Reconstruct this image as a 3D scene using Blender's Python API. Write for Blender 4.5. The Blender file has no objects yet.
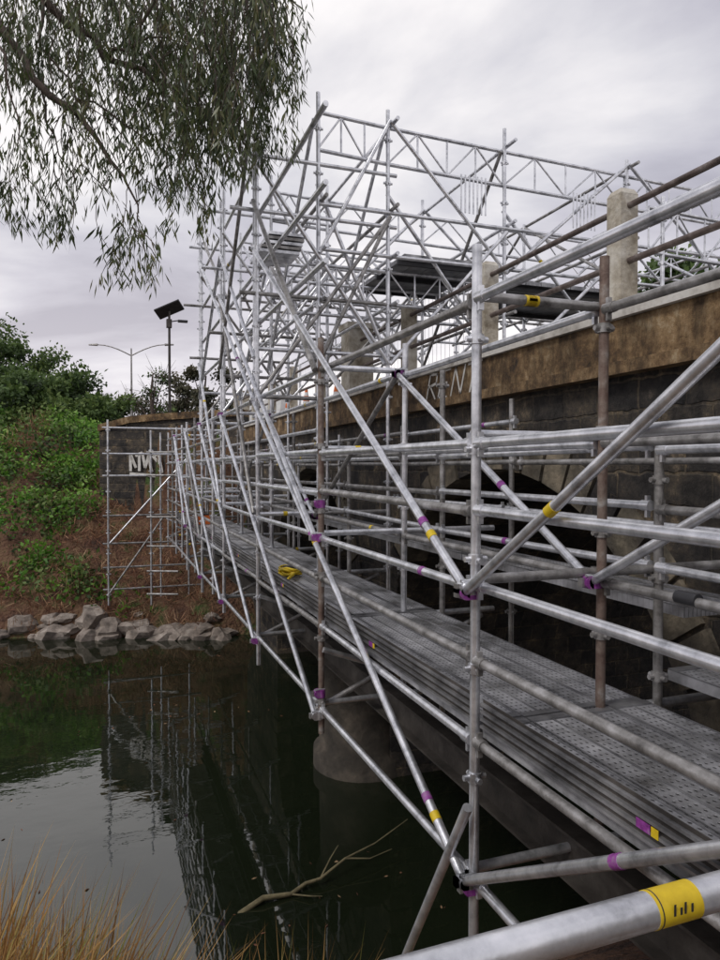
import bpy, math, random, bmesh
import numpy as np
from mathutils import Vector, Matrix, noise
random.seed(7); rng=np.random.default_rng(7)
sc=bpy.context.scene
A=math.radians(19.9); CA,SA=math.cos(A),math.sin(A)
def W(px,py,d):   # site survey helper: bearing/elevation + distance -> metres
    r=(px-360)/700*d; return (r*CA+d*SA, d*CA-r*SA, (468-py)*d/700)
# ---------------- materials
def newmat(name):
    m=bpy.data.materials.new(name); m.use_nodes=True
    nt=m.node_tree; return m,nt,nt.nodes,nt.links,nt.nodes['Principled BSDF']
def ramp(nodes,cols,pos=None):
    r=nodes.new('ShaderNodeValToRGB'); e=r.color_ramp.elements
    while len(e)<len(cols): e.new(0.5)
    for i,c in enumerate(cols):
        e[i].position=(pos[i] if pos else i/(len(cols)-1)); e[i].color=(*c,1)
    return r
def M(name,cols,scale=5,rough=.8,metal=0,bump=0,bscale=None,pos=None,detail=6,stretch=None):
    m,nt,N,L,b=newmat(name)
    tc=N.new('ShaderNodeTexCoord'); src=tc.outputs['Object']
    if stretch:
        mp=N.new('ShaderNodeMapping'); mp.inputs['Scale'].default_value=stretch; L.new(src,mp.inputs[0]); src=mp.outputs[0]
    n=N.new('ShaderNodeTexNoise'); n.inputs['Scale'].default_value=scale; n.inputs['Detail'].default_value=detail; n.inputs['Roughness'].default_value=.65
    L.new(src,n.inputs['Vector'])
    r=ramp(N,cols,pos or [.3+.4*i/(len(cols)-1) for i in range(len(cols))]); L.new(n.outputs[0],r.inputs[0]); L.new(r.outputs[0],b.inputs['Base Color'])
    b.inputs['Roughness'].default_value=rough; b.inputs['Metallic'].default_value=metal
    if bump:
        n2=N.new('ShaderNodeTexNoise'); n2.inputs['Scale'].default_value=bscale or scale*4; n2.inputs['Detail'].default_value=5
        L.new(src,n2.inputs['Vector'])
        bp=N.new('ShaderNodeBump'); bp.inputs['Strength'].default_value=bump; bp.inputs['Distance'].default_value=.03
        L.new(n2.outputs[0],bp.inputs['Height']); L.new(bp.outputs[0],b.inputs['Normal'])
    return m
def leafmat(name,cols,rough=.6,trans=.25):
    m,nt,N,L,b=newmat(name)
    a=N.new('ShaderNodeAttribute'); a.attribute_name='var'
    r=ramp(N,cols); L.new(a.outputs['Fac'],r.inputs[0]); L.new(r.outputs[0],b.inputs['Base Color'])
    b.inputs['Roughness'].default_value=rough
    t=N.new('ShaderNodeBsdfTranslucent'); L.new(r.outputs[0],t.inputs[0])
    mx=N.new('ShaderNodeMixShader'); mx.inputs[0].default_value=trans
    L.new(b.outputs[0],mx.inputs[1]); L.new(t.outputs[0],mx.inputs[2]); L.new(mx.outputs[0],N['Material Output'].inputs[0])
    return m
galv=M('galvanised_steel',[(.30,.31,.33),(.58,.59,.62),(.78,.79,.82),(.93,.93,.96)],scale=9,rough=.32,metal=.75,bump=.04,detail=9)
galvd=M('weathered_steel',[(.10,.095,.09),(.30,.29,.28),(.52,.51,.51)],scale=9,rough=.42,metal=.55,bump=.12,detail=9)
rust=M('rusty_steel',[(.07,.045,.035),(.15,.10,.08),(.22,.17,.14),(.34,.32,.30)],scale=9,rough=.6,metal=.25,bump=.2,detail=9)
yel=M('yellow_tape',[(.55,.38,.01),(.75,.55,.02)],scale=20,rough=.5)
pur=M('purple_paint',[(.12,.02,.13),(.28,.05,.30),(.3,.2,.3)],scale=30,rough=.5)
dark=M('dark_paint',[(.015,.015,.018),(.04,.04,.045)],scale=8,rough=.5)
bronze=M('weathered_beam',[(.02,.018,.016),(.05,.043,.038),(.10,.09,.08)],scale=4,rough=.6,metal=.2,bump=.2)
ribm=M('toe_board_steel',[(.08,.08,.085),(.26,.26,.27),(.48,.48,.49)],scale=4,rough=.38,metal=.6,bump=.06,detail=9)
bark=M('bark',[(.04,.03,.025),(.13,.10,.08)],scale=8,rough=.9,bump=.5)
conc=M('old_concrete',[(.14,.11,.07),(.42,.38,.31),(.66,.64,.58)],scale=4,rough=.9,bump=.5,detail=10)
white=M('white_paint',[(.6,.6,.6),(.75,.75,.75)],scale=5,rough=.6)
orange=M('orange_plastic',[(.6,.12,.02),(.75,.18,.03)],scale=5,rough=.5)
# ---------------- mesh batching
class B:
    def __init__(s,name,mats,parent=None):
        s.name=name;s.v=[];s.f=[];s.m=[];s.mats=mats;s.n=0;s.parent=parent;s.sm=[]
    def add(s,vs,fs,mi=0,smooth=False):
        o=s.n; s.v.extend([tuple(map(float,p)) for p in vs]); s.n+=len(vs)
        for f in fs: s.f.append([i+o for i in f]); s.m.append(mi); s.sm.append(smooth)
    def tube(s,p0,p1,r=.024,mi=0,n=12,r1=None,caps=True):
        p0=Vector(p0);p1=Vector(p1); d=p1-p0
        if d.length<1e-5:return
        d.normalize(); u=d.orthogonal().normalized(); w=d.cross(u); r1=r if r1 is None else r1
        vs=[];fs=[]
        for (p,rr) in((p0,r),(p1,r1)):
            for i in range(n):
                a=2*math.pi*i/n; vs.append(p+(u*math.cos(a)+w*math.sin(a))*rr)
        for i in range(n): j=(i+1)%n; fs.append([i,j,n+j,n+i])
        s.add(vs,fs,mi,True)
        if caps:
            s.add(vs[:n],[list(range(n))[::-1]],mi); s.add(vs[n:],[list(range(n))],mi)
    def path(s,pts,r0,r1,mi=0,n=7):
        pts=[Vector(p) for p in pts]; vs=[];fs=[];k=len(pts)
        for j,p in enumerate(pts):
            d=(pts[min(j+1,k-1)]-pts[max(j-1,0)]).normalized(); u=d.cross(Vector((.3,.9,.31))).normalized(); w=d.cross(u)
            rr=r0+(r1-r0)*j/(k-1)
            for i in range(n):
                a=2*math.pi*i/n; vs.append(p+(u*math.cos(a)+w*math.sin(a))*rr)
        for j in range(k-1):
            for i in range(n): q=(i+1)%n; fs.append([j*n+i,j*n+q,(j+1)*n+q,(j+1)*n+i])
        s.add(vs,fs,mi,True)
    def box(s,a,b,mi=0):
        x0,y0,z0=a;x1,y1,z1=b
        vs=[(x,y,z) for x in(x0,x1) for y in(y0,y1) for z in(z0,z1)]
        fs=[[0,1,3,2],[4,6,7,5],[0,4,5,1],[2,3,7,6],[0,2,6,4],[1,5,7,3]]
        s.add(vs,fs,mi)
    def build(s):
        me=bpy.data.meshes.new(s.name); me.from_pydata(s.v,[],s.f)
        for m in s.mats: me.materials.append(m)
        me.polygons.foreach_set('material_index',s.m); me.polygons.foreach_set('use_smooth',s.sm); me.update()
        o=bpy.data.objects.new(s.name,me); sc.collection.objects.link(o)
        if s.parent: o.parent=s.parent
        return o
def empty(name,loc=(0,0,0)):
    e=bpy.data.objects.new(name,None); sc.collection.objects.link(e); return e
def leaves(name,C,length,width,mat,dirs=None,var=None,parent=None,spread=1.0):
    C=np.asarray(C,float); n=len(C)
    R=rng.normal(size=(n,3)); R/=np.linalg.norm(R,axis=1)[:,None]
    D=R if dirs is None else np.asarray(dirs)+R*spread
    D=D/np.linalg.norm(D,axis=1)[:,None]
    R2=rng.normal(size=(n,3)); S=np.cross(D,R2); S/=np.linalg.norm(S,axis=1)[:,None]
    l=(length*(.6+.8*rng.random(n)))[:,None]; w=(width*(.6+.8*rng.random(n)))[:,None]
    V=np.stack([C,C+D*l*.45+S*w/2,C+D*l,C+D*l*.45-S*w/2],1).reshape(-1,3)
    me=bpy.data.meshes.new(name); me.vertices.add(4*n); me.vertices.foreach_set('co',V.ravel())
    me.loops.add(4*n); me.loops.foreach_set('vertex_index',np.arange(4*n)); me.polygons.add(n)
    me.polygons.foreach_set('loop_start',np.arange(n)*4); me.polygons.foreach_set('loop_total',np.full(n,4))
    me.update(calc_edges=True); me.validate()
    at=me.attributes.new('var','FLOAT','POINT')
    v=rng.random(n) if var is None else np.clip(np.asarray(var)+rng.normal(size=n)*.14,0,1)
    at.data.foreach_set('value',np.repeat(v,4))
    me.materials.append(mat); o=bpy.data.objects.new(name,me); sc.collection.objects.link(o)
    if parent:o.parent=parent
    return o
# ---------------- terrain
WZ=-4.2
def yb_(x): return 17.4+(2.4-max(-14,min(2.4,x)))*.33
def gz(x,y):
    yb=yb_(x)+.5*noise.noise(Vector((x*.5,0,3)))
    t=y-yb; s=5.3+.4*noise.noise(Vector((x*.6,1,8)))-y
    if t>0:
        left=min(1,max(0,(1.2-x)/2.5))
        z=np.interp(t,[0,.6,3,7,11,20,400],[-4.4,-3.7,-2.0+.2*left,.5+.6*left,1.2+.9*left,1.6+1.2*left,2.6])
        if 3.5<x<10.5 and y>19: z=.95
        elif .2<x<=3.5 and y>19.6+(3.6-x)*.95: z=max(z,1.25)
        elif x<3.7: z+=(.55*noise.noise(Vector((x*.5,y*.5,0)))+.2*noise.noise(Vector((x*1.4,y*1.4,4))))*min(1,t/2)
    elif s>0:
        z=np.interp(s,[0,1.2,3,5.4,8,12,300],[-4.4,-3.6,-2.45,-1.7,-.8,.95,1.0])
        z+=.15*noise.noise(Vector((x*.8,y*.8,5)))
        z+=.74*math.exp(-((x+1.0)**2/1.2+(y-2.9)**2/.7))
    else: z=-4.4-min(1.2,.5*min(-t,-s))
    return float(z)
def axis(a,b,st,lo,hi):
    c=np.arange(a,b+1e-6,st); l=[a];h=[b];q=st
    while l[-1]>lo: q*=1.35; l.append(l[-1]-q)
    q=st
    while h[-1]<hi: q*=1.35; h.append(h[-1]+q)
    return np.concatenate([l[::-1][:-1],c,h[1:]])
xs=axis(-13,12,.25,-600,600); ys=axis(-4,34,.25,-600,900)
V=[(x,y,gz(x,y)) for y in ys for x in xs]; nx=len(xs)
F=[(j*nx+i,j*nx+i+1,(j+1)*nx+i+1,(j+1)*nx+i) for j in range(len(ys)-1) for i in range(nx-1)]
gm,nt,N,L,b=newmat('bank_soil')
tc=N.new('ShaderNodeTexCoord'); n1=N.new('ShaderNodeTexNoise'); n1.inputs['Scale'].default_value=1.3; n1.inputs['Detail'].default_value=10; n1.inputs['Roughness'].default_value=.7
L.new(tc.outputs['Object'],n1.inputs[0]); r=ramp(N,[(.05,.026,.018),(.13,.065,.038),(.17,.10,.055),(.06,.10,.025)],[.34,.45,.53,.62]); L.new(n1.outputs[0],r.inputs[0]); L.new(r.outputs[0],b.inputs[0])
b.inputs['Roughness'].default_value=.95
n2=N.new('ShaderNodeTexNoise'); n2.inputs['Scale'].default_value=12; n2.inputs['Detail'].default_value=6; L.new(tc.outputs['Object'],n2.inputs[0])
bp=N.new('ShaderNodeBump'); bp.inputs['Distance'].default_value=.15; L.new(n2.outputs[0],bp.inputs['Height']); L.new(bp.outputs[0],b.inputs['Normal'])
me=bpy.data.meshes.new('ground'); me.from_pydata(V,[],F); me.materials.append(gm); me.polygons.foreach_set('use_smooth',[True]*len(F))
sc.collection.objects.link(bpy.data.objects.new('ground',me))
# water
wm,nt,N,L,b=newmat('river_water')
b.inputs['Base Color'].default_value=(.010,.014,.007,1); b.inputs['Roughness'].default_value=.02; b.inputs['IOR'].default_value=1.72
tc=N.new('ShaderNodeTexCoord'); mp=N.new('ShaderNodeMapping'); mp.inputs['Scale'].default_value=(1,1.6,1); L.new(tc.outputs['Object'],mp.inputs[0])
n2=N.new('ShaderNodeTexNoise'); n2.inputs['Scale'].default_value=1.6; n2.inputs['Detail'].default_value=4; L.new(mp.outputs[0],n2.inputs[0])
n4=N.new('ShaderNodeTexNoise'); n4.inputs['Scale'].default_value=.35; n4.inputs['Detail'].default_value=3; L.new(tc.outputs['Object'],n4.inputs[0])
r4=ramp(N,[(.05,.05,.05),(.28,.28,.28)],[.45,.65]); L.new(n4.outputs[0],r4.inputs[0])
bp=N.new('ShaderNodeBump'); bp.inputs['Distance'].default_value=.025; L.new(r4.outputs[0],bp.inputs['Strength']); L.new(n2.outputs[0],bp.inputs['Height']); L.new(bp.outputs[0],b.inputs['Normal'])
w=B('river_water',[wm]); w.add([(-300,3,WZ),(300,3,WZ),(300,24,WZ),(-300,24,WZ)],[[0,1,2,3]]); w.build()
# ---------------- bridge
stone,nt,N,L,b=newmat('bluestone_blocks')
tc=N.new('ShaderNodeTexCoord'); sp=N.new('ShaderNodeSeparateXYZ'); L.new(tc.outputs['Object'],sp.inputs[0])
ad=N.new('ShaderNodeMath'); ad.operation='ADD'; L.new(sp.outputs[0],ad.inputs[0]); L.new(sp.outputs[1],ad.inputs[1])
cb=N.new('ShaderNodeCombineXYZ'); L.new(ad.outputs[0],cb.inputs[0]); L.new(sp.outputs[2],cb.inputs[1])
nn=N.new('ShaderNodeTexNoise'); nn.inputs['Scale'].default_value=5; nn.inputs['Detail'].default_value=6; L.new(tc.outputs['Object'],nn.inputs[0])
vm=N.new('ShaderNodeVectorMath'); vm.operation='MULTIPLY_ADD'; vm.inputs[1].default_value=(.08,.08,0); L.new(nn.outputs['Color'],vm.inputs[0]); L.new(cb.outputs[0],vm.inputs[2])
br=N.new('ShaderNodeTexBrick'); br.inputs['Scale'].default_value=1; br.inputs['Brick Width'].default_value=.44; br.inputs['Row Height'].default_value=.225; br.inputs['Mortar Size'].default_value=.014; br.inputs['Mortar Smooth'].default_value=.5; br.inputs['Bias'].default_value=-.1
br.inputs['Color1'].default_value=(.10,.087,.072,1); br.inputs['Color2'].default_value=(.028,.028,.032,1); br.inputs['Mortar'].default_value=(.14,.12,.092,1)
L.new(vm.outputs[0],br.inputs[0])
n3=N.new('ShaderNodeTexNoise'); n3.inputs['Scale'].default_value=3.1; n3.inputs['Detail'].default_value=12; n3.inputs['Roughness'].default_value=.8; L.new(tc.outputs['Object'],n3.inputs[0])
r3=ramp(N,[(.20,.19,.20),(.65,.63,.63),(1.3,1.18,1.0),(4.8,4.1,3.1)],[.39,.48,.57,.68]); L.new(n3.outputs[0],r3.inputs[0])
mx=N.new('ShaderNodeMix'); mx.data_type='RGBA'; mx.blend_type='MULTIPLY'; mx.inputs[0].default_value=1; L.new(br.outputs[0],mx.inputs[6]); L.new(r3.outputs[0],mx.inputs[7]); L.new(mx.outputs[2],b.inputs[0])
b.inputs['Roughness'].default_value=.8
sb=N.new('ShaderNodeMath'); sb.operation='SUBTRACT'; L.new(n3.outputs[0],sb.inputs[0]); L.new(br.outputs['Fac'],sb.inputs[1])
bp=N.new('ShaderNodeBump'); bp.inputs['Distance'].default_value=.10; L.new(sb.outputs[0],bp.inputs['Height']); L.new(bp.outputs[0],b.inputs['Normal'])
ringm=M('voussoir_stone',[(.035,.03,.026),(.11,.095,.07),(.30,.25,.18)],scale=3.2,rough=.9,bump=.8,detail=12)
band,nt,N,L,b=newmat('stained_concrete')
tc=N.new('ShaderNodeTexCoord'); n1=N.new('ShaderNodeTexNoise'); n1.inputs['Scale'].default_value=3.3; n1.inputs['Detail'].default_value=12; n1.inputs['Roughness'].default_value=.78; L.new(tc.outputs['Object'],n1.inputs[0])
r1=ramp(N,[(.035,.025,.018),(.15,.09,.042),(.29,.19,.095),(.50,.41,.27)],[.36,.47,.56,.69]); L.new(n1.outputs[0],r1.inputs[0])
mp=N.new('ShaderNodeMapping'); mp.inputs['Scale'].default_value=(1,2.6,.7); L.new(tc.outputs['Object'],mp.inputs[0])
n2=N.new('ShaderNodeTexNoise'); n2.inputs['Scale'].default_value=1.6; n2.inputs['Detail'].default_value=12; n2.inputs['Roughness'].default_value=.75; L.new(mp.outputs[0],n2.inputs[0])
r2=ramp(N,[(.14,.14,.14),(1,1,1)],[.40,.58]); L.new(n2.outputs[0],r2.inputs[0])
mx=N.new('ShaderNodeMix'); mx.data_type='RGBA'; mx.blend_type='MULTIPLY'; mx.inputs[0].default_value=.75; L.new(r1.outputs[0],mx.inputs[6]); L.new(r2.outputs[0],mx.inputs[7]); L.new(mx.outputs[2],b.inputs[0])
b.inputs['Roughness'].default_value=.9
bp=N.new('ShaderNodeBump'); bp.inputs['Distance'].default_value=.05; bp.inputs['Strength'].default_value=.8; L.new(n1.outputs[0],bp.inputs['Height']); L.new(bp.outputs[0],b.inputs['Normal'])
coping=M('coping_concrete',[(.2,.18,.15),(.52,.50,.46),(.66,.65,.62)],scale=3,rough=.9,bump=.4,detail=10)
asph=M('asphalt',[(.04,.04,.04),(.06,.06,.06)],scale=30,rough=.9)
bridge=empty('stone_arch_bridge')
XF,XB=3.6,10.2; TOP=.70
arches=[(3.3,8.7),(10.0,15.4)]
wallb=B('spandrel_walls',[stone],bridge)
def col(ys_,zf,x):
    for i in range(len(ys_)-1):
        y0,y1=ys_[i],ys_[i+1]; wallb.add([(x,y0,zf[i]),(x,y1,zf[i+1]),(x,y1,TOP),(x,y0,TOP)],[[0,3,2,1]])
for x in(XF,XB):
    for a,c in((-14,3.3),(8.7,10.0),(15.4,23)): wallb.add([(x,a,-5.6),(x,c,-5.6),(x,c,TOP),(x,a,TOP)],[[0,3,2,1]])
    for a,c in arches:
        R=(c-a)/2; cy=(a+c)/2; th=[math.pi-math.pi*i/40 for i in range(41)]
        col([cy+R*math.cos(t) for t in th],[-R+R*math.sin(t) for t in th],x)
for a,c in arches:
    R=(c-a)/2; cy=(a+c)/2
    pts=[(a,-5.6)]+[(cy+R*math.cos(math.pi-math.pi*i/40),-R+R*math.sin(math.pi-math.pi*i/40)) for i in range(41)]+[(c,-5.6)]
    for i in range(len(pts)-1):
        (y0,z0),(y1,z1)=pts[i],pts[i+1]; wallb.add([(XF,y0,z0),(XF,y1,z1),(XB,y1,z1),(XB,y0,z0)],[[0,1,2,3]])
wallb.build()
rg=B('voussoir_rings',[ringm,stone],bridge)
for a,c in arches:
    R=(c-a)/2; cy=(a+c)/2; K=27
    for i in range(K):
        g=.007; t0=math.pi*i/K+g; t1=math.pi*(i+1)/K-g; ro=R+.36+random.uniform(-.05,.05); x0=XF-.02-random.random()*.025
        P=[(cy+rr*math.cos(t),-R+rr*math.sin(t)) for t in(t0,t1) for rr in(R-.01,ro)]
        vs=[(x,y,z) for x in(x0,XF+.3) for y,z in P]
        rg.add(vs,[[0,2,3,1],[4,5,7,6],[0,1,5,4],[2,6,7,3],[1,3,7,5],[0,4,6,2]],1 if random.random()<.25 else 0)
rg.build()
cor=B('cornice_and_deck',[band,coping,asph],bridge)
for sgn,x in((1,XF),(-1,XB)):
    def bx(off,depth,z0,z1,mi,y0=-14,y1=23):
        a=x-off*sgn; bb=a+depth*sgn; cor.box((min(a,bb),y0,z0),(max(a,bb),y1,z1),mi)
    bx(.12,.5,TOP-.02,TOP+.07,0); bx(.05,.45,TOP+.072,1.09,0)
    yy=-14
    while yy<23: bx(.10+random.uniform(-.006,.006),.52,1.092,1.165+random.uniform(-.005,.005),1,yy,min(23,yy+2.02)); yy+=2.03
cor.box((4.05,-14,.8),(9.75,23,1.04),2)
cor.build()
railm=M('painted_pipe_rail',[(.06,.045,.04),(.13,.10,.09),(.26,.23,.22)],scale=7,rough=.55,metal=.2,bump=.2,detail=9)
pst=B('parapet_posts_and_rails',[conc,railm],bridge)
for sgn,x in((1,3.76),(-1,10.04)):
    k=-6
    while True:
        y=4.43+2.03*k; k+=1
        if y>22: break
        big=(abs(y-10.52)<.1 or abs(y-20.67)<.1)
        h=.08 if not big else .2; t=(2.14 if not big else 2.2)+random.uniform(-.02,.02)
        pst.box((x-h,y-h,1.16),(x+h,y+h,t-.04)); 
        if big: pst.box((x-h-.04,y-h-.04,t-.04),(x+h+.04,y+h+.04,t+.05))
        else:
            vs=[(x-h,y-h,t-.04),(x+h,y-h,t-.04),(x+h,y+h,t-.04),(x-h,y+h,t-.04),(x-h*.75,y-h*.75,t),(x+h*.75,y-h*.75,t),(x+h*.75,y+h*.75,t),(x-h*.75,y+h*.75,t)]
            pst.add(vs,[[4,5,6,7],[0,1,5,4],[1,2,6,5],[2,3,7,6],[3,0,4,7]])
    for z in(2.0,1.58): pst.tube((x,-14,z),(x,22,z),.025,1)
pst.build()
pier=B('rounded_cutwater_pier',[M('pier_stone',[(.02,.017,.014),(.05,.042,.033),(.11,.09,.07)],scale=3,rough=.9,bump=.6,detail=10)],bridge)
for y in(9.35,):
    prof=[(.72,-5.6),(.70,-3.95),(.62,-3.9),(.60,-2.75),(.66,-2.7),(.66,-2.55),(.5,-2.4),(0.02,-2.1)]
    n=28;vs=[];fs=[]
    for rr,z in prof:
        for i in range(n): a=2*math.pi*i/n; vs.append((3.42+rr*math.cos(a),y+rr*math.sin(a),z))
    for j in range(len(prof)-1):
        for i in range(n): q=(i+1)%n; fs.append([j*n+i,j*n+q,(j+1)*n+q,(j+1)*n+i])
    pier.add(vs,fs,0,True)
pier.build()
# graffiti: hand painted strokes on the band
gmat=M('chalky_white_paint',[(.42,.40,.36),(.76,.75,.72)],scale=9,rough=.9)
gf=B('graffiti_lettering',[gmat],bridge)
SH=.10
def stroke(u0,v0,u1,v1,w_=.03):
    def P(u,v): return Vector((XF-.053,7.5-u*1.15,.79+v*.29))
    a=P(u0+SH*v0,v0);b_=P(u1+SH*v1,v1); d=(b_-a).normalized(); s=Vector((0,-d.z,d.y))*w_
    X=Vector((-.002,0,0)); gf.add([a-s*.5-d*.01+X,a+s*.5-d*.01+X,b_+s*.5+d*.01+X,b_-s*.5+d*.01+X],[[0,1,2,3]])
gx=0
for ch in 'RENT':
    S={'R':[(0,0,0,1),(0,1,.16,.95),(.16,.95,.17,.6),(.17,.6,0,.5),(.05,.5,.2,0)],'E':[(0,0,0,1),(0,1,.17,1.02),(0,.52,.14,.52),(0,0,.18,-.02)],'N':[(0,0,0,1),(0,1,.19,0),(.19,0,.19,1.03)],'T':[(-.02,1,.22,1.02),(.1,1,.1,-.05)]}[ch]
    for s_ in S: stroke(gx+s_[0],s_[1],gx+s_[2],s_[3])
    gx+=.27
gf.build()
# wing wall
wwp=[(3.6,19.6),(2.6,20.75),(1.6,21.65),(.7,22.2),(-.2,22.6)]
ww=B('stone_wing_wall',[stone,band])
tops=[1.45,1.45,1.42,1.35,1.1]
for i in range(len(wwp)-1):
    (a,c),(d,e)=wwp[i],wwp[i+1]
    for cap in(0,1):
        P=[(a,c),(d,e),(d+.25,e+.4),(a+.25,c+.4)]
        za,zd=tops[i],tops[i+1]
        if cap: P=[(a-.05,c-.05),(d-.05,e-.05),(d+.25,e+.4),(a+.25,c+.4)]; lo=[za,zd,zd,za]; hi=[za+.2,zd+.2,zd+.2,za+.2]
        else: lo=[-4.6]*4; hi=[za,zd,zd,za]
        vs=[(x,y,z) for (x,y),z in zip(P,lo)]+[(x,y,z) for (x,y),z in zip(P,hi)]
        ww.add(vs,[[0,1,5,4],[1,2,6,5],[2,3,7,6],[3,0,4,7],[4,5,6,7]],cap)
ww.build()
wg=B('white_graffiti_tag',[gmat])
ga,gb=Vector((1.6,21.65,0)),Vector((.7,22.2,0)); go=Vector((-.05,-.06,0))
def wst(f0,z0,f1,z1,t=.045):
    a=ga.lerp(gb,f0)+go;b_=ga.lerp(gb,f1)+go; d=Vector((f1-f0,z1-z0)); d.normalize(); e=(gb-ga).normalized()
    s=(e*(-d.y)+Vector((0,0,d.x)))*t; a.z=z0;b_.z=z1; wg.add([a-s,a+s,b_+s,b_-s],[[0,1,2,3]])
for s_ in [(.0,-.15,.10,.42),(.10,.42,.28,.36),(.28,.36,.08,.12),(.33,-.1,.4,.38),(.4,.38,.52,0),(.52,0,.6,.45),(.6,.45,.82,.36),(.7,.38,.7,-.1),(.8,0,.97,.4),(.97,.4,.97,-.1),(.02,-.25,1.0,-.18)]: wst(*s_)
wg.build()
rd=B('road',[asph]); rd.box((4.1,23,.9),(9.7,300,1.03)); rd.box((4.1,-120,.9),(9.7,-14,1.03)); rd.build()
# ---------------- scaffolding
scaf=empty('scaffold_walkway')
T=B('tubes',[galv,galvd,rust,yel,pur,dark],scaf)
def tag(b,p,q,f,mi=3,L_=.045,r=.0258,n=12):
    p=Vector(p);q=Vector(q);d=(q-p).normalized(); c=p.lerp(q,f); b.tube(c-d*L_/2,c+d*L_/2,r,mi,n)
def node(b,p,mi=0):
    x,y,z=p
    b.tube((x,y,z-.022),(x,y,z+.022),.033,mi,10)
    b.tube((x-.055,y,z),(x+.055,y,z),.014,mi,6); b.tube((x,y-.055,z-.003),(x,y+.055,z-.003),.014,mi,6)
def std(b,x,y,z0,z1,mi=0,lean=0,step=.495,off=.25):
    b.tube((x,y,z0),(x+lean,y+lean*.3,z1),.0235,mi)
    z=z0+off
    while z<z1-.05:
        f=(z-z0)/(z1-z0); node(b,(x+lean*f,y+lean*.3*f,z),mi if mi!=2 else 1); z+=step
def clamp(b,p,mi=0):
    x,y,z=p; b.tube((x,y-.027,z),(x,y+.027,z),.033,mi,9); b.tube((x+.03,y,z-.03),(x+.03,y,z+.03),.033,0 if mi==0 else mi,9); b.tube((x-.03,y-.02,z+.035),(x+.05,y-.02,z+.035),.008,0,6); b.box((x-.045,y-.012,z-.02),(x-.03,y+.02,z+.02),1)
XO,XM,XI=1.56,2.25,2.58
YK=[2.79+2.4*k for k in range(-2,8)]
LV=[.75,.12,-.19,-.54,-1.23,-1.87]
topz={2:1.0,3:1.0,4:3.45,5:4.3,6:3.9}
for k,y in enumerate(YK):
    mi=2 if k==3 else 0
    if k>=2:
        std(T,XO,y,-2.1+random.uniform(-.08,.05),topz.get(k,1.0+random.uniform(-.1,.1)),mi,lean=.02*random.uniform(-1,1))
        std(T,XM,y,-2.05,1.0 if k!=2 else 1.02,2 if k==2 else 0,lean=.02)
        std(T,XI+random.uniform(0,.05),y,-2.05 if k>2 else -1.3,.2 if k==2 else random.choice([.3,.8]),1)
        if k>2: std(T,3.32,y+.1,-2.0,random.choice([.5,.6,.2]),random.choice([0,1]))
        if k>5: std(T,XO+.02,y-1.2,-2.0,.95,random.choice([0,1]))
    for z in LV:
        for x0,x1 in((XO,XM),(XM,3.1)):
            if k<2 or (z in(-.19,) ) or (z==.75 and x0==XM): continue
            p,q=(x0,y+.03,z+.03),(x1,y+.03,z+.03)
            T.tube(p,q,.0235,random.choice([0,0,1])); 
            if random.random()<.2: tag(T,p,q,.45)
tag(T,(XO,2.82,.78),(XM,2.82,.78),.45,L_=.07)
def runs(x,z,ks,mi=0,tags=.2):
    for k in ks:
        if k+1>=len(YK):continue
        m=mi if random.random()<.75 else random.choice([0,1])
        p=(x,YK[k]+.03,z+random.uniform(-.012,.012)); q=(x,YK[k+1]-.03,z+random.uniform(-.012,.012))
        T.tube(p,q,.0225,m); T.tube((x,p[1]-.005,p[2]),(x,p[1]+.06,p[2]),.028,m,8); T.tube((x,q[1]-.06,q[2]),(x,q[1]+.005,q[2]),.028,m,8)
        for yy,zz in((p[1]+.02,p[2]),(q[1]-.02,q[2])): T.box((x-.012,yy-.008,zz-.06),(x+.012,yy+.008,zz+.05),m)
        if random.random()<tags: tag(T,p,q,random.uniform(.15,.85),mi=random.choice([3,3,4]),r=.0243)
A_=range(0,9)
runs(XO,.75,A_); runs(XO,.12,A_); runs(XO,-.19,A_); runs(XO,-.54,A_); runs(XO,-.86,A_,1); runs(XO,-1.23,A_,1); runs(XO,-1.87,A_)
runs(XM,.75,A_); runs(XM,.12,A_,1); runs(XM,-.54,A_,1); runs(XM,-1.54,A_,1); runs(XM,-1.9,A_)
runs(XI,.1,A_); runs(XI,-.2,A_,1); runs(XI,-.5,A_); runs(3.1,-.75,A_,1); runs(3.32,.05,range(2,9),1); runs(3.2,-.35,range(1,9),0); runs(2.9,-1.95,range(2,9),1)
runs(3.32,.4,range(3,9),0); runs(XM,.42,range(4,9),0); runs(XO,.42,range(5,9),1)
def brace(x,y0,z0,y1,z1,mi=0,r=.0228,pc=True,x1=None,pu=.65):
    x1=x if x1 is None else x1
    p=(x,y0,z0);q=(x1,y1,z1); T.tube(p,q,r,mi)
    if pc: clamp(T,p,4 if random.random()<pu else 0); clamp(T,q,4 if random.random()<pu else 0)
    if random.random()<.6: tag(T,p,q,random.uniform(.1,.9),mi=random.choice([3,4]),r=.0248)
xo=XO-.05
brace(xo,2.79,-.56,.39,.95); brace(xo,2.79,-.54,7.59,2.38,pu=0); brace(xo,2.79,-1.87,7.59,.72,pu=0)
brace(xo,2.79,-1.87,.39,-.38,pu=0); brace(xo-.02,2.72,-1.5,3.45,-2.7,pc=False)
brace(xo,5.19,-1.92,9.99,.75); brace(xo,7.59,-1.9,12.4,.75); brace(xo,9.99,-1.9,14.8,.75); brace(xo,12.39,-1.9,17.2,.75)
brace(xo,5.19,-.54,9.99,2.4,pu=.2); brace(xo,7.59,.75,12.39,3.6,pc=False); brace(xo,5.19,.75,7.59,2.9,1,pc=False)
brace(xo,9.99,2.4,7.59,-.5,1,pc=False); brace(xo,12.39,1.8,9.99,-.5,pc=False); brace(xo,14.79,.75,12.39,-1.2,1); brace(xo,17.19,.75,14.79,-1.2)
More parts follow.
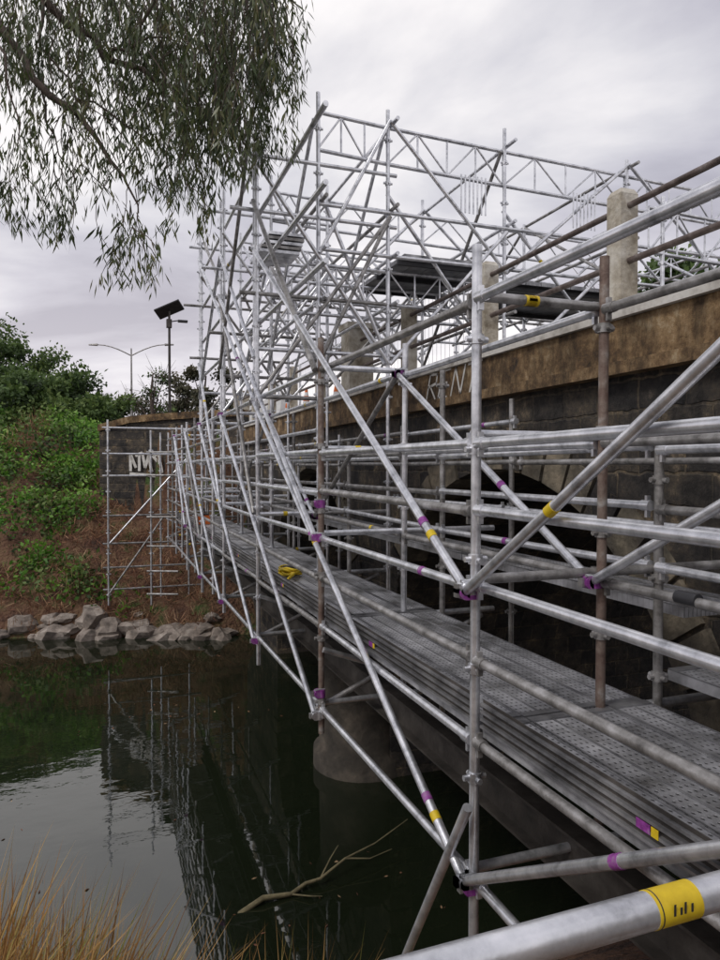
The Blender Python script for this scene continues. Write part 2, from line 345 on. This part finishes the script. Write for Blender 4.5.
x=XM-.05
brace(x,2.79,-.55,.39,.75); brace(x,2.79,-.55,5.19,.75,pu=.3); brace(x,7.59,-.55,5.19,.75,1); brace(x,7.59,-.55,9.99,.75); brace(x,12.39,-.55,9.99,.75,1)
brace(XI,2.79,-1.9,5.19,-1.3,1); brace(XM,5.19,-2.0,7.59,-1.3); brace(XM+.02,7.59,-2.0,9.99,-1.3,1)
for y in YK[3:]:
    T.tube((xo,y+.05,-1.9),(3.0,y+.05,-1.25),.0225,1); T.tube((XO,y-.05,-1.4),(3.5,y-.05,-2.1),.0225,0)
for p in((XO-.03,5.19,-1.75),(XO-.03,2.79,-1.9),(XO-.03,2.79,-.55),(XM-.07,2.79,-.55),(XO-.03,5.19,-.28)): clamp(T,p,4)
for (q0,q1,f) in (((xo,2.79,-1.87),(xo,7.59,.72),.06),((xo,2.79,-1.87),(xo,7.59,.72),.5),((xo,2.79,-.54),(xo,7.59,2.38),.07)): tag(T,q0,q1,f,mi=3,r=.0248); tag(T,q0,q1,f+.02,mi=4,r=.0248)
T.tube((XM,2.30,-.54),(XM,2.19,-.54),.029,5,10)
p,q=(-.05,.76,-.615),(1.6,.76,-.60); T.tube(p,q,.024,0,32); tag(T,p,q,.475,L_=.075,r=.0246,n=32)
T.tube((.701,.76,-.6083),(.703,.76,-.6083),.0249,5,32)
for i,(u,h) in enumerate(((0,.016),(.011,.010),(.018,.016),(.030,.012))): T.box((.718+u,.7352,-.607),(.7215+u,.7357,-.607+h),5)
std(T,XO,.39,-2.1,1.0)
# return tower at the far bank
for x,y in((.03,18.6),(1.3,18.6),(.03,17.8),(1.0,17.5),(2.0,18.6)):
    std(T,x,y,max(gz(x,y)-.1,-3.3),1.15 if x<.1 else .9,random.choice([0,1]))
for z in(1.0,.35,-.2,-1.2,-1.9,-2.5,-3.05):
    T.tube((-.1,18.57,z),(2.3,18.57,z),.024,1 if z<-1 else 0); 
    if z<.5: T.tube((.03,17.5,z),(.03,18.8,z),.024,1); T.tube((.9,17.5,z+.02),(1.6,17.2,z+.02),.024,1)
T.tube((.05,18.5,-1.9),(2.0,18.5,.3),.024,0); T.tube((.05,17.7,-3.0),(1.3,17.7,-1.2),.024,1)
T.build()
# deck planks
plank,nt,N,L,b=newmat('steel_plank')
tc=N.new('ShaderNodeTexCoord')
v1=N.new('ShaderNodeVectorMath'); v1.operation='MULTIPLY'; v1.inputs[1].default_value=(1/.028,1/.042,0); L.new(tc.outputs['Object'],v1.inputs[0])
v2=N.new('ShaderNodeVectorMath'); v2.operation='FRACTION'; L.new(v1.outputs[0],v2.inputs[0])
v3=N.new('ShaderNodeVectorMath'); v3.operation='SUBTRACT'; v3.inputs[1].default_value=(.5,.5,0); L.new(v2.outputs[0],v3.inputs[0])
v4=N.new('ShaderNodeVectorMath'); v4.operation='LENGTH'; L.new(v3.outputs[0],v4.inputs[0])
rr=ramp(N,[(0,0,0),(1,1,1)],[.12,.24]); L.new(v4.outputs['Value'],rr.inputs[0])
n1=N.new('ShaderNodeTexNoise'); n1.inputs['Scale'].default_value=3.2; n1.inputs['Detail'].default_value=10; n1.inputs['Roughness'].default_value=.7; L.new(tc.outputs['Object'],n1.inputs[0])
r1=ramp(N,[(.14,.135,.13),(.34,.34,.35),(.48,.48,.50),(.66,.66,.68)],[.34,.45,.56,.70]); L.new(n1.outputs[0],r1.inputs[0])
mx=N.new('ShaderNodeMix'); mx.data_type='RGBA'; mx.inputs[6].default_value=(.08,.08,.08,1); L.new(rr.outputs[0],mx.inputs[0]); L.new(r1.outputs[0],mx.inputs[7]); L.new(mx.outputs[2],b.inputs[0])
b.inputs['Metallic'].default_value=.55; rgh=ramp(N,[(.3,.3,.3),(.55,.55,.55)],[.4,.6]); L.new(n1.outputs[0],rgh.inputs[0]); L.new(rgh.outputs[0],b.inputs['Roughness'])
bp=N.new('ShaderNodeBump'); bp.inputs['Distance'].default_value=.004; L.new(rr.outputs[0],bp.inputs['Height']); L.new(bp.outputs[0],b.inputs['Normal'])
D=B('deck_planks',[plank,ribm,bronze,yel,pur],scaf)
def plk(x0,y0,y1,z,w=.225,mi=0):
    D.box((x0,y0,z-.05),(x0+w,y1,z),mi)
    for xx in(x0+.001,x0+w-.009,x0+w*.5-.004): D.box((xx,y0+.002,z+.0005),(xx+.008,y1-.002,z+.006),1)
    D.box((x0+.002,y0,z+.0006),(x0+w-.002,y0+.05,z+.008),1); D.box((x0+.002,y1-.05,z+.0006),(x0+w-.002,y1,z+.008),1)
for k in range(0,8):
    for j in range(4):
        dz=random.uniform(-.006,.006); plk(1.60+j*.232,YK[k]+.004+random.uniform(0,.02),YK[k+1]-.004,-1.17+dz)
    x=1.585
    for i in range(4): D.box((x-.012,YK[k]+.03,-1.17+i*.034),(x+.004,YK[k+1]-.03,-1.159+i*.034),1)
    D.box((x+.004,YK[k]+.03,-1.18),(x+.01,YK[k+1]-.03,-1.045),2)
    D.box((x-.0145,YK[k]+1.32,-1.135),(x-.0125,YK[k]+1.38,-1.105),4); D.box((x-.0145,YK[k]+1.285,-1.135),(x-.0125,YK[k]+1.315,-1.105),3)
    if k>=2:
        plk(2.78,YK[k]+.01,YK[k+1]-.01,-.72); plk(3.02,YK[k]+.01,YK[k+1]-.01,-.72)
    if k<2: 
        for xx in(2.66,2.90,3.14): plk(xx,YK[k]+.01,YK[k+1]-.01,-1.02)
for z0,z1,a,c in((-1.74,-1.725,-.07,.07),(-1.96,-1.945,-.07,.07),(-1.945,-1.74,-.006,.006)): D.box((2.1+a,.9,z0),(2.1+c,16.5,z1),2)
D.build()
tl=B('yellow_lifting_strap',[yel,dark])
pts=[]
for i in range(90):
    a=i*.35; rr=.10+.02*math.sin(i*.9); pts.append((1.86+rr*math.cos(a),7.35+1.4*rr*math.sin(a),-1.145+.0008*i+.01*math.sin(i)))
tl.path(pts,.014,.014,0,6); tl.path([(1.86,7.2,-1.12),(1.80,7.0,-1.1),(1.72,6.9,-1.13),(1.68,6.75,-1.14)],.022,.012,0,6); tl.box((1.80,7.3,-1.155),(1.92,7.42,-1.06),1); tl.build()
bg=B('orange_tool_bag',[orange,dark]); bg.box((1.75,14.6,-1.16),(2.0,14.95,-.98)); bg.box((1.77,14.62,-.98),(1.98,14.93,-.95),1); bg.path([(1.8,14.65,-.96),(1.84,14.72,-.84),(1.9,14.85,-.84),(1.95,14.9,-.96)],.012,.012,1,6); bg.build()
# ---------------- gantry over road
gan=empty('scaffold_gantry')
G=B('gantry_tubes',[galv,galvd,rust,yel,pur],gan)
RY=[7.59,9.99,12.39]; CX=[2.25,3.1,4.65,6.5,8.4,10.4,12.4]
def lattice(p,q,h=.45,n=12,mi=0,style=0):
    p=Vector(p);q=Vector(q);up=Vector((0,0,-h))
    G.tube(p,q,.022,mi);G.tube(p+up,q+up,.022,mi)
    for i in range(n+1):
        a=p.lerp(q,i/n); 
        if style==0 or i%3==0: G.tube(a,a+up,.012,mi,6)
        if i<n:
            b2=p.lerp(q,(i+1)/n); G.tube(a if i%2 else a+up,b2+up if i%2 else b2,.012,mi,6)
def gt(p,q,mi=None,t=.08):
    mi=random.choice([0,0,1]) if mi is None else mi
    G.tube(p,q,.0225,mi)
    if random.random()<t: tag(G,p,q,random.uniform(.2,.8),r=.0243)
def base(x,y):
    if x<3.5: return -1.9
    if x<4.05 : return 1.16
    if x<9.8: return 1.04
    return 1.16
for j,y in enumerate(RY):
    for i,x in enumerate(CX):
        std(G,x,y,base(x,y) if x<10.5 else -3.9,4.12+random.uniform(-.05,.15)-(.04*i),0,lean=random.uniform(-.02,.02))
    std(G,XO,y+.15,0.7,3.5+j*.3,0)
    for i in range(len(CX)-1):
        x0,x1=CX[i],CX[i+1]
        lattice((x0,y+.04,4.0-.04*i),(x1,y+.04,4.0-.04*(i+1)),.42,max(3,int((x1-x0)/.38)),0,j%2)
        for z in(2.95,2.45,): gt((x0,y-.03,z),(x1,y-.03,z))
        if i%2==j%2: gt((x0,y-.05,2.4),(x1,y-.05,4.0),0)
        else: gt((x0,y-.05,4.0),(x1,y-.05,2.4),0)
        if i<3: gt((x1,y+.05,1.3),(x0,y+.05,3.2)); gt((x0,y-.06,1.2),(x1,y-.06,2.9))
    gt((XO-.2,y,3.4+.2*j),(3.2,y,3.4+.2*j)); gt((XO-.3,y,2.8),(3.2,y,2.8)); gt((XO-.2,y,1.9),(3.2,y,1.9)); gt((XO,y,1.3),(3.3,y,1.3))
    gt((XO,y-.06,.8),(3.1,y-.06,2.9)); gt((3.1,y-.03,1.2),(XO,y-.03,3.3))
for i,x in enumerate([XO]+CX):
    for z in((3.98,3.0,2.45,1.9) if x>1.6 else (3.4,2.8,2.2,1.6)):
        gt((x+.04,5.19 if (x<2 and z<3) else 7.4,z),(x+.04,12.6,z))
    if x<5:
        gt((x-.04,7.59,1.2),(x-.04,9.99,3.0)); gt((x-.04,9.99,3.0),(x-.04,12.39,1.2)); gt((x-.05,9.99,1.4),(x-.05,7.59,3.9)); gt((x+.05,12.39,3.9),(x+.05,9.99,2.4))
    else: gt((x,7.59,2.45),(x,9.99,3.95)); gt((x,12.39,2.45),(x,9.99,3.95))
for y in(8.0,8.8,11.2): lattice((2.25,y,2.4),(4.65,y,2.4),.4,7,0)
for x in(4.0,5.6):
    for i in range(7): G.tube((x+.055*i,7.5,3.05),(x+.055*i,7.5,3.5),.010,0,6)
for y in(5.2,6.4): 
    lattice((5.8,y,2.95),(12.4,y,2.75),.5,16,0); 
for x in(6.0,8.2,10.0): std(G,x,5.2,1.1,3.1); std(G,x,6.4,1.1,3.1); gt((x,5.1,3.0),(x,7.6,3.0)); gt((x,5.1,1.9),(x,7.6,1.9)); gt((x,5.2,1.2),(x+1.7,5.2,2.6))
G.build()
pl=B('gantry_platform_boards',[ribm,dark],gan)
def plat(x0,x1,y0,y1,z):
    n=int((x1-x0)/.235)
    for i in range(n): pl.box((x0+i*.235,y0,z),(x0+i*.235+.225,y1,z+.05),0)
    for yy in(y0+.1,(y0+y1)/2,y1-.1): pl.box((x0-.05,yy-.02,z-.06),(x1,yy+.02,z-.003),1)
plat(3.35,4.6,7.7,9.3,2.50); plat(5.0,7.9,8.0,9.6,2.42); plat(8.5,12,8,9.6,2.42)
pl.build()
sg=B('stacked_steel_tray',[galv,galvd],gan)
for i in range(5): sg.box((1.75+.03*i,8.4,2.62+.055*i),(2.25+.02*i,9.0+.03*i,2.655+.055*i),i%2)
sg.build()
fc=B('temporary_mesh_fence',[galv,conc])
for k in range(7):
    y0=8+2.3*k
    for z in(1.2,2.6): fc.tube((4.6,y0,z),(4.6,y0+2.2,z),.018,0,6)
    for yy in(y0,y0+2.2): fc.tube((4.6,yy,1.1),(4.6,yy,2.6),.018,0,6)
    for i in range(1,16): fc.tube((4.6,y0+i*.1375,1.2),(4.6,y0+i*.1375,2.6),.003,0,4,caps=False)
    fc.box((4.4,y0-.15,1.041),(4.8,y0+.12,1.16),1)
fc.build()
for i,(x,y) in enumerate(((4.25,15.3),(4.3,17.2),(4.3,13.2))):
    c=B('traffic_cone',[orange,white,dark]); c.box((x-.18,y-.18,1.045),(x+.18,y+.18,1.08),2)
    for z0,z1,r0,r1,mi in((1.08,1.35,.14,.10,0),(1.35,1.5,.10,.075,1),(1.5,1.62,.075,.055,0),(1.62,1.7,.055,.04,1),(1.7,1.8,.04,.025,0)): c.tube((x,y,z0),(x,y,z1),r0,mi,16,r1)
    c.build()
jb=B('white_water_barrier',[white])
for k in range(3):
    y0=17.8+k*1.6; P=[(-.25,0),(.25,0),(.22,.3),(.1,.45),(.08,.9),(-.08,.9),(-.1,.45),(-.22,.3)]
    vs=[(4.35+a,y,1.045+z) for y in(y0,y0+1.5) for a,z in P]; n=8
    jb.add(vs,[[i,(i+1)%n,n+(i+1)%n,n+i] for i in range(n)]+[list(range(n))[::-1],list(range(n,2*n))])
jb.build()
# ---------------- lamps
sl=B('street_lamp',[galv,galvd]); bx_,by_,_=W(132,410,48); zt=(468-349)*48/700
sl.tube((bx_,by_,1.0),(bx_,by_,zt),.10,1,12,.05); 
for s in(-1,1):
    v=Vector((CA,-SA,0))*s
    pts=[Vector((bx_,by_,zt-.5))+v*(2.3*t)+Vector((0,0,.75*math.sin(t*math.pi/2))) for t in[0,.2,.4,.6,.8,1]]
    sl.path(pts,.045,.035,1); e=pts[-1]; sl.tube(e,e+v*.6,.09,1,8,.05)
sl.tube((bx_,by_,1.0),(bx_,by_,2.2),.16,0,12); sl.build()
so=B('solar_street_light',[bronze,dark,white]); x,y,_=W(170,410,30); zt=(468-318)*30/700
so.tube((x,y,1.0),(x,y,zt+.25),.065,0,12,.05)
c=Vector((x,y,zt+.3)); u=Vector((CA,-SA,0)).normalized()*.52; q=Vector((.25,.5,0)).normalized()*.34
u.z=.22
vs=[c+sx*u+sy*q+Vector((0,0,sz-sy*.12)) for sz in(0,.05) for sx,sy in((-1,-1),(1,-1),(1,1),(-1,1))]
so.add(vs,[[0,3,2,1],[4,5,6,7],[0,1,5,4],[1,2,6,5],[2,3,7,6],[3,0,4,7]],1)
so.tube(c+Vector((0,0,-.5)),c+Vector((.45,-.1,-.42)),.025,0,8); so.box(tuple(c+Vector((.35,-.22,-.5))),tuple(c+Vector((.75,.02,-.42))),1); so.box(tuple(c+Vector((-.12,-.12,-.75))),tuple(c+Vector((.1,.1,-.4))),0); so.build()
# ---------------- vegetation
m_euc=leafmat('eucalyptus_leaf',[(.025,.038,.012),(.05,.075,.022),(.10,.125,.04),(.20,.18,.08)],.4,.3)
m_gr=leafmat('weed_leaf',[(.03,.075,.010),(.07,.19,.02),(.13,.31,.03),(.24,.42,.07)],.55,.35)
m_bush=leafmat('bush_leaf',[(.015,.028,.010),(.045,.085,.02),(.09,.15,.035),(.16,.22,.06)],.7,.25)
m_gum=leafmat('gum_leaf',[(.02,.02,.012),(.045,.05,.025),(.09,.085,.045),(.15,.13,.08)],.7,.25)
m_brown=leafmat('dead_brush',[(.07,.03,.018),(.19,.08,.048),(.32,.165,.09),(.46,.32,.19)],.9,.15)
m_straw=leafmat('straw_grass',[(.16,.07,.02),(.38,.20,.06),(.60,.38,.15),(.22,.24,.05)],.8,.3)
et=empty('eucalyptus_tree')
tk=B('trunk_and_limbs',[bark],et)
base0=Vector((-6.2,2.5,gz(-6.2,2.5)-.3))
tk.path([base0,base0+Vector((.15,.1,2)),base0+Vector((.1,.4,4)),base0+Vector((.5,.9,6.2)),base0+Vector((.8,1.2,8.5))],.34,.18,0,14)
fork=base0+Vector((.5,.9,6.2))
def limb(tgts,r0,r1,j=.05):
    pts=[Vector(p) for p in tgts]; out=[]
    for i in range(len(pts)-1):
        for t in(0,.25,.5,.75):
            p=pts[i].lerp(pts[i+1],t); out.append(p+Vector((random.uniform(-j,j),random.uniform(-j,j),random.uniform(-j,j))))
    out.append(pts[-1]); tk.path(out,r0,r1)
    return out
limb([fork,W(-200,-150,6),W(-10,15,6.6),W(60,105,6.6),W(115,165,6.5),W(140,215,6.4)],.07,.005)
limb([fork,W(-150,-220,7),W(40,-10,7),W(110,60,7.2),W(180,95,7.3),W(225,120,7.3)],.07,.008)
limb([base0+Vector((.8,1.2,8.5)),W(100,-350,7),W(190,-120,7),W(240,-20,7),W(262,60,7)],.09,.01)
limb([W(-10,15,6.6),W(30,60,6.8),W(50,120,6.9),W(80,200,7)],.02,.004)
limb([W(100,-350,7),W(150,-160,6.2),W(160,-10,6.2),W(130,60,6.2)],.05,.006)
limb([W(-60,-40,6),W(10,60,5.8),W(20,150,5.8)],.02,.004)
limb([W(40,-10,7),W(50,60,7),W(90,110,7)],.02,.004)
limb([W(60,105,6.6),W(100,110,6.8),W(150,140,6.9),W(170,190,6.9)],.014,.003)
limb([W(110,60,7.2),W(150,40,7.0),W(200,60,7)],.02,.004)
P=[];Dn=[];Vr=[]
clus=[(15,-80,215,26,17),(75,20,240,22,18),(40,-80,90,60,38),(134,150,282,12,13),(120,-100,120,45,42),(170,-100,150,32,52),(208,-100,195,20,54),(240,-100,165,22,64),(268,-100,100,14,42),(186,90,240,10,14),(160,-60,195,20,18),(15,120,228,18,11),(235,60,180,14,16),(95,60,180,26,14),(90,-80,40,60,32)]
for cx_,y0,y1,hw,ns in clus:
    for _ in range(ns):
        px=cx_+rng.normal()*hw*.62; px=min(px,276+rng.normal()*7); d=rng.uniform(5.9,8.2)
        ya=rng.uniform(y0,y0+(y1-y0)*.7); ye=min(y1,ya+rng.uniform(60,150)) 
        if rng.random()<.18: ye=y1
        a=Vector(W(px,ya,d)); bz=Vector(W(px+rng.normal()*12,ye,d)); Ls=(bz-a).length
        sway=Vector((rng.normal()*.16,rng.normal()*.16,0)); n=max(4,int(Ls/.12)); pts=[]
        for i in range(n+1):
            t=i/n; pts.append(a.lerp(bz,t)+sway*math.sin(t*2.5)+Vector((rng.normal()*.01,rng.normal()*.01,0)))
        tk.path(pts,.005,.0018,0,4)
        vv=rng.uniform(.1,.8)
        nl=int(Ls*52)
        for i in range(nl):
            t=rng.random()**.8*n; 
            if noise.noise(Vector((t*.5,px,d)))<-.18: continue
            k=int(min(t,n-1)); p=pts[k].lerp(pts[k+1],t-k)
            P.append(p+Vector(rng.normal(size=3)*.045)); Dn.append((sway.x*.5,sway.y*.5,-1)); Vr.append(vv)
tk.build()
leaves('foliage',P,.125,.019,m_euc,Dn,Vr,et,.55)
def clumps(name,centers,mat,n_per,leaf,wid,flat=.7,dirs=None,spread=1):
    C=[];vr=[]
    for (x,y,z,r,bv) in centers:
        n=max(6,int(n_per*r*r)); q=rng.normal(size=(n,3)); q/=np.linalg.norm(q,axis=1)[:,None]; q*=(rng.random(n)**.4)[:,None]
        q[:,2]=np.abs(q[:,2])*flat
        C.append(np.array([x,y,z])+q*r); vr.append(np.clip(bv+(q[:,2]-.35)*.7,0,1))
    C=np.concatenate(C)
    return leaves(name,C,leaf,wid,mat,None if dirs is None else np.tile(dirs,(len(C),1)),np.concatenate(vr),None,spread)
gc=[];bc=[];dc=[]
for _ in range(1500):
    x=rng.uniform(-12,2.2); t=rng.uniform(1.0,12); y=yb_(x)+t
    if y>19.2+(3.6-x)*.9 and x>-.3: continue
    nv=1.5*noise.noise(Vector((x*.6,y*.6,2)))+ (t-2.8)*.05 + min(.42,max(-.6,(-.9-x)*.35))
    z=gz(x,y)
    if nv>0: (gc if rng.random()<.72 else dc).append((x,y,z-.1,rng.uniform(.22,.75),rng.uniform(.15,.8)))
    elif rng.random()<.8: bc.append((x,y,z-.1,rng.uniform(.2,.6),rng.uniform(.2,.9)))
for _ in range(190):
    x=rng.uniform(-8,2.5); t=rng.uniform(.3,1.9); y=yb_(x)+t; bc.append((x,y,gz(x,y)-.1,rng.uniform(.2,.45),rng.uniform(.2,.9)))
for _ in range(34):
    x=rng.uniform(-6,1); t=rng.uniform(.7,1.9); y=yb_(x)+t; gc.append((x,y,gz(x,y)-.1,rng.uniform(.2,.4),.6))
for _ in range(30):
    x=rng.uniform(-7,-1.5); t=rng.uniform(3,9); y=yb_(x)+t; dc.append((x,y,gz(x,y)-.1,rng.uniform(.6,1.1),rng.uniform(.3,.7)))
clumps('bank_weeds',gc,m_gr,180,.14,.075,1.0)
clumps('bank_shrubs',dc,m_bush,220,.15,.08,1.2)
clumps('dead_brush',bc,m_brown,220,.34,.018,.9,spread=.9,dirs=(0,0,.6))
rm=M('rock',[(.07,.06,.05),(.24,.20,.17),(.44,.39,.34)],scale=3,rough=.9,bump=.7,detail=9)
rk=B('riverbank_rocks',[rm])
for i in range(74):
    x=-10+13*i/74+rng.uniform(-.2,.2); y=yb_(x)+rng.uniform(-.05,.55)+.5*noise.noise(Vector((x*.5,0,3))); s=rng.uniform(.10,.24)+(.16 if rng.random()<.3 else 0)
    bm=bmesh.new(); bmesh.ops.create_icosphere(bm,subdivisions=2,radius=1)
    sd=rng.uniform(0,99); sx,sy,sz=s*rng.uniform(.9,1.6),s,s*rng.uniform(.6,.95)
    for v in bm.verts:
        f=1+.55*noise.noise(v.co*1.2+Vector((sd,0,0)))+.2*noise.noise(v.co*3+Vector((sd,0,0))); v.co*=f; v.co=Vector((v.co.x*sx+x,v.co.y*sy+y,v.co.z*sz+max(gz(x,y),WZ-.05)+.05))
    bm.verts.index_update(); rk.add([v.co[:] for v in bm.verts],[[v.index for v in f.verts] for f in bm.faces],0,False); bm.free()
rk.build()
def tree(name,x,y,h,rx,n,mat=m_bush,leaf=.3,lw=.16,lobes=9,z0=None,bare=False,low=.25):
    e=empty(name); z=gz(x,y)-.2 if z0 is None else z0
    t=B('trunk',[bark],e); t.path([(x,y,z),(x+.1,y,z+h*.3),(x-.05,y+.1,z+h*.6),(x+.1,y,z+h*.85)],h*.03,h*.008,0,8)
    C=[];vr=[]
    for i in range(lobes):
        a=rng.uniform(0,6.28); rr=rx*rng.uniform(.2,.8); lz=z+h*rng.uniform(low,.88); c=np.array([x+rr*math.cos(a),y+rr*math.sin(a),lz])
        t.path([(x,y,z+h*.25),tuple((c+np.array([x,y,z+h*.4]))/2),tuple(c)],h*.012,h*.003,0,5)
        if bare:
            for _ in range(14):
                q=c+rng.normal(size=3)*rx*.3; q[2]+=h*.08; t.path([tuple(c),tuple((c+q)/2+rng.normal(size=3)*.05),tuple(q)],.02,.006,0,4)
        k=int(n/lobes); q=rng.normal(size=(k,3)); q/=np.linalg.norm(q,axis=1)[:,None]; q*=(rng.random(k)**.5*rng.uniform(.7,1.25,k))[:,None]; lr=rx*rng.uniform(.28,.5)
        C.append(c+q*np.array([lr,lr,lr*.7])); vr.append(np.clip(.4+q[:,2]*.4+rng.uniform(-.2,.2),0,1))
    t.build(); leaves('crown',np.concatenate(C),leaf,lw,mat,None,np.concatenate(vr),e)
def at(px,d): p=W(px,400,d); return p[0],p[1]
LF=dict(leaf=.2,lw=.11,lobes=14)
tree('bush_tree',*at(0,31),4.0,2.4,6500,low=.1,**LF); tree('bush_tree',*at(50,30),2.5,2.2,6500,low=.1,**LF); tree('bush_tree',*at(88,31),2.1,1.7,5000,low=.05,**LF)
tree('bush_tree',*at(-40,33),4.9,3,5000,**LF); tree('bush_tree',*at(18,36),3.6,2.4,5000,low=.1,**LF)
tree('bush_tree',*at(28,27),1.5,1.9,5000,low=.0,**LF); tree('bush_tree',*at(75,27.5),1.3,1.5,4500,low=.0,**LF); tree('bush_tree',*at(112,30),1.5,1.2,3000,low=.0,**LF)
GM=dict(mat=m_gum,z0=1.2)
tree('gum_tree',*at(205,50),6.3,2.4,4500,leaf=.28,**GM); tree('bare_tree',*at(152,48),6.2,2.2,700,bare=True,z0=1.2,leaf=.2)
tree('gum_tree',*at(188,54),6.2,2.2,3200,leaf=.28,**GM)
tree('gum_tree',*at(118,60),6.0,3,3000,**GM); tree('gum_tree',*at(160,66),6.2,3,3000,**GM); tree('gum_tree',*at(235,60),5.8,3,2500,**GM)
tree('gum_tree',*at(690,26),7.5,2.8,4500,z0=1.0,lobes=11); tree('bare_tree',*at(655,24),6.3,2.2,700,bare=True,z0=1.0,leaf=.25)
C=[];vr=[]
for i in range(70):
    d=rng.uniform(70,130); px=-300+i*20; p=W(px,440,d); q=rng.normal(size=(160,3))*np.array([3.5,3.5,1.1]); C.append(np.array([p[0],p[1],2.5])+q); vr.append(np.full(160,.4)+q[:,2]*.1)
leaves('distant_tree_line',np.concatenate(C),1.1,.7,m_bush,None,np.concatenate(vr))
# near grass in tussocks
C=[];Dg=[]
for _ in range(185):
    left=rng.random()<.8
    px=rng.uniform(-110,95) if left else rng.uniform(95,320); d=rng.uniform(2.0,3.5) if left else rng.uniform(3.3,4.6)
    x,y,_z=W(px,960,d); k=rng.integers(12,44) if left else rng.integers(6,18); lean=rng.normal(size=2)*.45
    for _ in range(k):
        ox,oy=rng.normal(size=2)*.06; C.append((x+ox,y+oy,gz(x+ox,y+oy)-.03)); Dg.append((lean[0]+ox*5+.1,lean[1]+oy*5,1))
leaves('dry_grass',C,.62,.008,m_straw,Dg,None,None,.42)
C2=[]
for _ in range(3200):
    px=rng.uniform(-110,120); d=rng.uniform(1.9,3.6); x,y,_z=W(px,960,d); C2.append((x,y,gz(x,y)-.02))
leaves('grass_undergrowth',C2,.30,.010,m_straw,np.tile((0,0,.5),(len(C2),1)),None,None,.9)
# floating debris on the river
C3=[]
for _ in range(420):
    x=rng.uniform(-5,3); y=rng.uniform(5.5,17); 
    if noise.noise(Vector((x*.7,y*.7,9)))>.1: C3.append((x,y,WZ+.004))
fl=leaves('floating_leaves',C3,.05,.02,m_brown,np.column_stack([rng.normal(size=len(C3)),rng.normal(size=len(C3)),np.zeros(len(C3))])*5,None,None,.05)
fb=B('fallen_branch',[M('dead_wood',[(.10,.085,.045),(.26,.22,.12)],scale=8,rough=.9,bump=.4)])
def wp(px,py,dz=0): d=700*4.2/(py-468); p=W(px,py,d); return (p[0],p[1],WZ+.02+dz)
fb.path([wp(236,918,-.05),wp(262,908,.03),wp(290,901,.0),wp(305,893,.03),wp(320,890,.05),wp(345,876,.12),wp(375,862,.14),wp(408,842,.2)],.03,.004,0,8)
fb.path([wp(320,890,.05),wp(330,876,.12),wp(338,870,.2)],.010,.004,0,6); fb.path([wp(345,876,.12),wp(370,874,.1),wp(392,866,.12)],.010,.003,0,6); fb.path([wp(290,901,.0),wp(310,905,.02),wp(322,903,.0)],.010,.003,0,6)
fb.build()
# ---------------- world, sun, camera
wd=bpy.data.worlds.new('World'); sc.world=wd; wd.use_nodes=True; N=wd.node_tree.nodes; L=wd.node_tree.links
bgn=N['Background']; el=math.radians(48); az=math.radians(-110)
sky=N.new('ShaderNodeTexSky'); sky.sky_type='NISHITA'; sky.sun_disc=False; sky.sun_elevation=el; sky.sun_rotation=az
tc=N.new('ShaderNodeTexCoord'); sp=N.new('ShaderNodeSeparateXYZ'); L.new(tc.outputs['Generated'],sp.inputs[0])
zz=N.new('ShaderNodeMath'); zz.operation='MAXIMUM'; zz.inputs[1].default_value=0; L.new(sp.outputs[2],zz.inputs[0])
za=N.new('ShaderNodeMath'); za.operation='ADD'; za.inputs[1].default_value=.22; L.new(zz.outputs[0],za.inputs[0])
dv=N.new('ShaderNodeVectorMath'); dv.operation='DIVIDE'; cb=N.new('ShaderNodeCombineXYZ')
for i in range(3): L.new(za.outputs[0],cb.inputs[i])
L.new(tc.outputs['Generated'],dv.inputs[0]); L.new(cb.outputs[0],dv.inputs[1])
n1=N.new('ShaderNodeTexNoise'); n1.inputs['Scale'].default_value=1.15; n1.inputs['Detail'].default_value=8; n1.inputs['Roughness'].default_value=.52; n1.inputs['Distortion'].default_value=.4; L.new(dv.outputs[0],n1.inputs[0])
r1=ramp(N,[(.36,.35,.41),(.50,.49,.55),(.64,.63,.67),(.90,.87,.87)],[.37,.46,.54,.67]); L.new(n1.outputs[0],r1.inputs[0])
hz=ramp(N,[(.48,.42,.38),(0,0,0)],[0.0,.36]); L.new(zz.outputs[0],hz.inputs[0])
ad=N.new('ShaderNodeMix'); ad.data_type='RGBA'; ad.blend_type='ADD'; ad.inputs[0].default_value=.6; L.new(r1.outputs[0],ad.inputs[6]); L.new(hz.outputs[0],ad.inputs[7])
scl=N.new('ShaderNodeVectorMath'); scl.operation='SCALE'; scl.inputs['Scale'].default_value=11.8; L.new(ad.outputs[2],scl.inputs[0])
mx=N.new('ShaderNodeMix'); mx.data_type='RGBA'; mx.inputs[0].default_value=.94; L.new(sky.outputs[0],mx.inputs[6]); L.new(scl.outputs[0],mx.inputs[7])
L.new(mx.outputs[2],bgn.inputs[0]); bgn.inputs[1].default_value=.1
su=bpy.data.lights.new('sun','SUN'); su.energy=1.5; su.angle=math.radians(14); su.color=(1,.96,.9); so_=bpy.data.objects.new('sun',su); sc.collection.objects.link(so_)
dirv=Vector((math.sin(az)*math.cos(el),math.cos(az)*math.cos(el),math.sin(el))); so_.rotation_euler=(dirv).to_track_quat('Z','Y').to_euler()
cam=bpy.data.cameras.new('camera'); co=bpy.data.objects.new('camera',cam); sc.collection.objects.link(co); sc.camera=co
cam.sensor_fit='VERTICAL'; cam.sensor_height=36; cam.lens=36*700/960; cam.clip_end=3000; cam.clip_start=.05
co.location=(0,0,0); co.rotation_euler=(math.radians(90-1.0),0,-A)
sc.view_settings.view_transform='Standard'; sc.view_settings.look='None'; sc.view_settings.exposure=0
